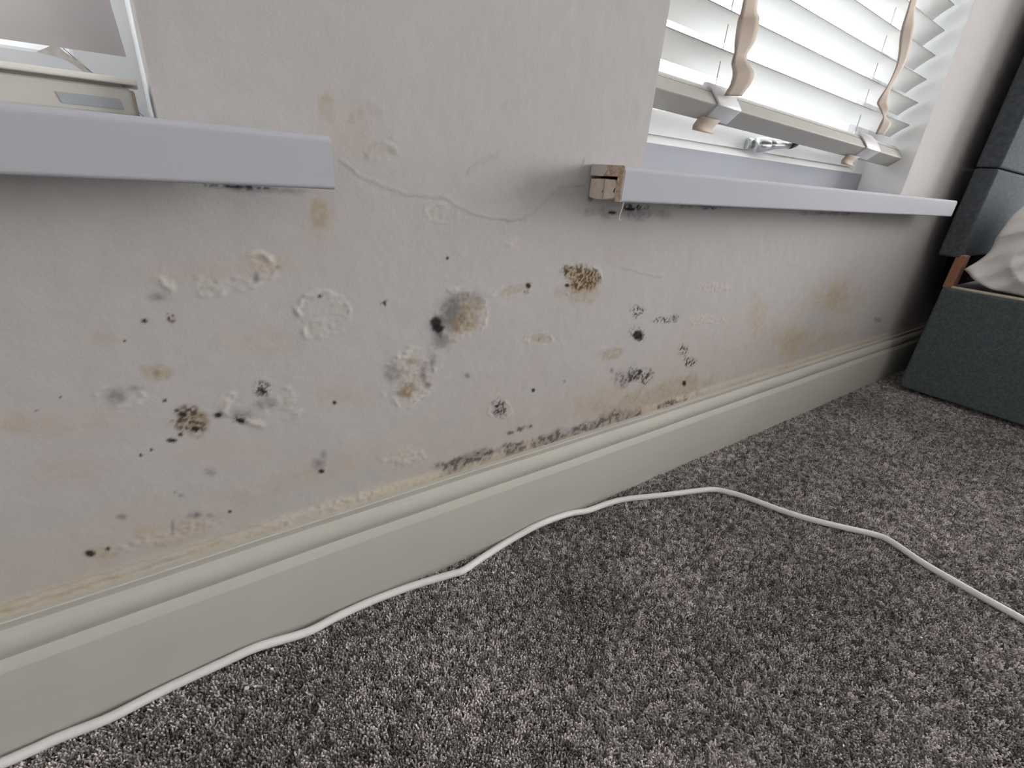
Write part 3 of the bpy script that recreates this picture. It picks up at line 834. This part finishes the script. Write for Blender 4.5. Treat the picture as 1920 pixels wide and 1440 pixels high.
T1 = [(0.801, 0.8877, 0.8461, 0.8973), (0.8059, 0.8631, 0.8501, 0.8717), (0.7965, 0.835, 0.8496, 0.8446), (0.8021, 0.818, 0.8509, 0.8262), (0.8142, 0.8068, 0.8527, 0.813), (0.8145, 0.7926, 0.8656, 0.8004), (0.8131, 0.7788, 0.8676, 0.7866), (0.8110, 0.7600, 0.8614, 0.7660)]
T2 = [(1.3752, 1.009, 1.4219, 1.0188), (1.3946, 0.9587, 1.4368, 0.9665), (1.4054, 0.9025, 1.4462, 0.9091), (1.3991, 0.8575, 1.4432, 0.8637), (1.397, 0.8257, 1.4387, 0.8309), (1.406, 0.8117, 1.4411, 0.816), (1.4263, 0.7977, 1.462, 0.8017), (1.4317, 0.7838, 1.4863, 0.7896), (1.4400, 0.7630, 1.4900, 0.7665)]


def tape(rows):
    top = rows[0]
    rows = [(top[0], 1.90, top[2], 1.90), (top[0], 1.4, top[2], 1.4), (top[0], top[1] + .12, top[2], top[3] + .12)] + rows
    yl = [.026, .026, .024] + [.014 + .006 * math.sin(1.9 * i) for i in range(len(rows) - 5)] + [.012, .018]
    yr = [.026, .026, .024] + [.014 + .006 * math.sin(1.9 * i + 1.7) for i in range(len(rows) - 5)] + [.010, .018]
    A = spline([(r[0], a, r[1]) for r, a in zip(rows, yl)], 5)
    B = spline([(r[2], b, r[3]) for r, b in zip(rows, yr)], 5)
    V = []; F = []
    for a, b in zip(A, B):
        for t in range(5):
            q = a.lerp(b, t / 4); V.append(q)
    n = len(A)
    for i in range(n - 1):
        for t in range(4):
            j = i * 5 + t; F.append((j, j + 1, j + 6, j + 5))
    o = mk('ladder_tape', V, F, M_tape, vb, smooth=True)
    s = o.modifiers.new('thick', 'SOLIDIFY'); s.thickness = .0012
    return o


t1 = tape(T1); t2 = tape(T2)


def clip(x0, x1, par):
    out = [rp(.030, -.0022), rp(-.002, -.0026), rp(-.0040, .000), rp(-.0050, .014), rp(-.0046, .030), rp(-.0010, .044), rp(.006, .051), rp(.010, .049), rp(.0085, .040),
           rp(-.0008, .030), rp(-.0012, .0), rp(.030, -.0008)]
    xs_ = [x0, x0 + .004, (x0 + x1) / 2, x1 - .004, x1]
    hgt = [.90, 1.0, 1.0, 1.0, .88]
    V = []; F = []; n = len(out)
    for x, h in zip(xs_, hgt):
        for (y, z) in out:
            c = rp(.006, .010)
            V.append((x - (z - .75) * .18, c[0] + (y - c[0]) * h, c[1] + (z - c[1]) * h + droop(x)))
    for i in range(4):
        for j in range(n):
            kk = (j + 1) % n
            F.append((i * n + j, i * n + kk, (i + 1) * n + kk, (i + 1) * n + j))
    F.append(tuple(range(n))); F.append(tuple(4 * n + j for j in range(n)))
    o = mk('tape_clip', V, F, M_clip, par, smooth=True, bevel=.0012)
    o.data.set_sharp_from_angle(angle=math.radians(50))
    o['label'] = 'grey plastic clip holding the tape on the rail'
    return o


clip(.797, .866, t1); clip(1.415, 1.498, t2)


def tape_end(x0, x1, par):
    """loose tail of the tape, folded back under the rail"""
    V = []; F = []
    prof = [rp(.024, -.0035), rp(.033, -.005), rp(.040, -.010), rp(.042, -.018), rp(.037, -.022)]
    for (y, z) in prof:
        xo = (z - .70) * .5
        for x in (x0 + xo, (x0 + x1) / 2 + xo, x1 + xo):
            V.append((x, y, z + droop(x)))
    for i in range(len(prof) - 1):
        for t in range(2):
            j = i * 3 + t; F.append((j, j + 1, j + 4, j + 3))
    o = mk('tape_tail', V, F, M_tape, par, smooth=True)
    s = o.modifiers.new('thick', 'SOLIDIFY'); s.thickness = .0014
    return o


tape_end(.782, .838, t1); tape_end(1.375, 1.437, t2)
for x in (.822, 1.402):
    y0 = .047
    mk('ladder_cord', *tube([(x, y0, .735 + droop(x)), (x - .001, y0, 1.2), (x, y0, 1.90)], .0009, 6), M_cord, vb)
    for kk in range(0, 0):
        z0 = zk + kk * .0517 + droop(x) - .0015
        mk('cord_rung', *tube([(x + .002, .033, z0 - .002), (x + .002, .045, z0 - .0105), (x + .002, .066, z0 - .026)], .0007, 5), M_cord, vb)

# ------------------------------------------------------------------ left window: blind sheet and the rail on the sill
rb = tag(empty('roller_blind', (-.57, .05, .69)), 'plain grey blind sheet hanging in the left window', 'blind')
V = []; F = []
zs_ = np.linspace(.6835, 1.90, 14)
for z in zs_:
    t = (z - .6835) / .0391
    for x in np.linspace(-1.125, -.0086 - .0040 * min(t, 1.6), 24):
        V.append((x, .050 + .0025 * math.sin(x * 9 + z * 3), z + (x + .0086) * .012 * (1 if z < 1 else 0)))
for i in range(13):
    for j in range(23):
        q = i * 24 + j; F.append((q, q + 1, q + 25, q + 24))
o = mk('sheet', V, F, M_roll, rb, smooth=True)
s = o.modifiers.new('thick', 'SOLIDIFY'); s.thickness = .0012
mk('roller', *tube([(-1.13, .05, 1.915), (-.012, .05, 1.915)], .02, 16), M_rail, rb, smooth=True)

br = tag(empty('blind_rail', (-.55, .036, .6345)), 'cream blind bottom rail with a pale label resting on the left sill', 'blind rail')
mk('rail_body', *box(-1.12, -.0100, .018, .052, .6342, .6572), M_railb, br, bevel=.0035, seg=3)
mk('slat', *box(-1.12, -.0050, .013, .058, .6592, .6642), mat('cream_slat', (.78, .77, .71), .4, .4), br, bevel=.0015)
mk('spacer', *box(-1.10, -.016, .024, .048, .6570, .6594), M_railb, br)
lb = mk('label', [(-.0595, .0174, .6482), (-.0200, .0174, .6482), (-.0185, .0174, .6465), (-.0180, .0174, .6405), (-.0575, .0174, .6405),
                  (-.0595, .0180, .6482), (-.0200, .0180, .6482), (-.0185, .0180, .6465), (-.0180, .0180, .6405), (-.0575, .0180, .6405)],
        [(0, 1, 2, 3, 4), (5, 6, 7, 8, 9)] + [(i, (i + 1) % 5, 5 + (i + 1) % 5, 5 + i) for i in range(5)], M_label, br)
lb['label'] = 'pale blue-grey label on the rail'
en = mk('end_cap', *box(-.0105, -.0085, .0205, .0495, .6360, .6555), mat('tan_end_cap', (.50, .40, .31), .7, .3), br, bevel=.0006)
en['label'] = 'tan end of the rail'

# ------------------------------------------------------------------ bed
bed = tag(empty('bed', (2.7, -1.0, 0)), 'dark slate upholstered bed with headboard, pushed towards the window wall', 'bed')
BXL = 2.053
mk('base', *box(BXL, 3.42, -1.98, -.0915, .015, .3735), M_fabric, bed, bevel=.007, seg=3)
for (x, y) in ((2.12, -.16), (3.35, -.16), (2.12, -1.9), (3.35, -1.9)):
    mk('foot', *tube([(x, y, -.007), (x, y, .016)], .025, 12), M_black, bed)
mk('edging', *tube(spline([(2.075, -.105, .3755), (2.064, -.13, .3765), (2.061, -.25, .377), (2.061, -.6, .3775), (2.061, -1.95, .3775)], 6), .0048, 8), M_cream, bed, smooth=True)['label'] = 'cream edging along the top of the base'
hb = mk('headboard', *box(BXL, 3.42, -.099, -.042, .468, .7295), M_head, bed, bevel=.009, seg=3)
mk('upper_panel', *box(BXL - .001, 3.42, -.1005, -.042, .7320, 1.36), M_head, hb, bevel=.006, seg=3)
mk('gap_shade_panel', *box(BXL + .05, 3.40, -.085, -.060, .36, .47), M_gapshade, bed, bevel=.002)  # added panel, painted black as the shade in the gap below the headboard
for x in (2.064, 3.35):
    mk('strut', *box(x, x + .055, -.112, -.088, .372, .476), M_wood, bed, bevel=.002)['label'] = 'reddish wooden headboard strut'

# pillow slumped on the bed against the headboard
PO = [(-.117, .434), (-.140, .466), (-.152, .495), (-.160, .560), (-.167, .603), (-.187, .640), (-.23, .668), (-.30, .680), (-.40, .672), (-.48, .63), (-.52, .55),
      (-.53, .46), (-.50, .398), (-.40, .3835), (-.30, .3835), (-.22, .3845), (-.178, .394), (-.146, .412)]
ol = [(p.x, p.y) for p in spline([(a, b, 0) for a, b in PO + [PO[0]]], 6)][:-1]
cy, cz = -.31, .50
rings = [(2.062 + .0 * t, t) for t in np.linspace(.04, .96, 22)] + [(2.078, 1.0), (2.11, 1.005), (2.2, 1.0), (2.35, .99), (2.5, .93), (2.58, .8), (2.62, .55), (2.63, .05)]
V = []; F = []; n = len(ol)
for ri, (xx, s) in enumerate(rings):
    for (a, b) in ol:
        y, z = cy + (a - cy) * s, cz + (b - cz) * s
        dx = 0
        if ri <= 22:
            al = (y * .75 + z * .45) * 38
            w1 = math.sin(al + 2.2 * math.sin(z * 22))
            dx = .014 * s ** 4 - .016 * (1 - abs(w1)) ** 2 * (1 - .6 * s ** 6) + .007 * w1 + .005 * math.sin(al * 2.7 + z * 55)
        V.append((xx + dx, y, max(z, .381)))
for i in range(len(rings) - 1):
    for j in range(n):
        kk = (j + 1) % n
        F.append((i * n + j, i * n + kk, (i + 1) * n + kk, (i + 1) * n + j))
F.append(tuple(range(n))); F.append(tuple((len(rings) - 1) * n + j for j in range(n)))
pw = mk('pillow', V, F, M_linen, None, smooth=True)
tag(pw, 'crumpled white pillow slumped against the dark headboard', 'pillow')

# ------------------------------------------------------------------ cable on the carpet
CP = [(-1.2, -.0360, .006), (-.8, -.0345, .006), (-.5, -.0330, .006)] + CABLE + [(1.03, -.72, .006), (1.0, -.95, .006), (.9, -1.3, .006)]
cb = mk('cable', *tube(spline(CP, 7), .0060, 12), M_cable, None, smooth=True)
tag(cb, 'white round cable snaking along the skirting and across the carpet', 'cable')

# ------------------------------------------------------------------ paint flakes fallen on the carpet
for (x, y) in FLAKES:
    r = random.uniform(.0016, .0032); nn = 6; a0 = random.random() * 6
    ring = [(x + r * random.uniform(.6, 1.2) * math.cos(a0 + 6.283 * i / nn), y + r * random.uniform(.5, 1.1) * math.sin(a0 + 6.283 * i / nn)) for i in range(nn)]
    tl = [random.uniform(-.3, .3), random.uniform(-.3, .3)]
    V = [(px, py, .0022 + (px - x) * tl[0] + (py - y) * tl[1]) for px, py in ring] + [(px, py, .0032 + (px - x) * tl[0] + (py - y) * tl[1]) for px, py in ring]
    F = [tuple(range(nn)), tuple(range(nn, 2 * nn))] + [(i, (i + 1) % nn, nn + (i + 1) % nn, nn + i) for i in range(nn)]
    tag(mk('paint_flake', V, F, M_flake), 'tiny white flake of fallen paint lying on the carpet', 'paint flake', 'paint flakes on the carpet')
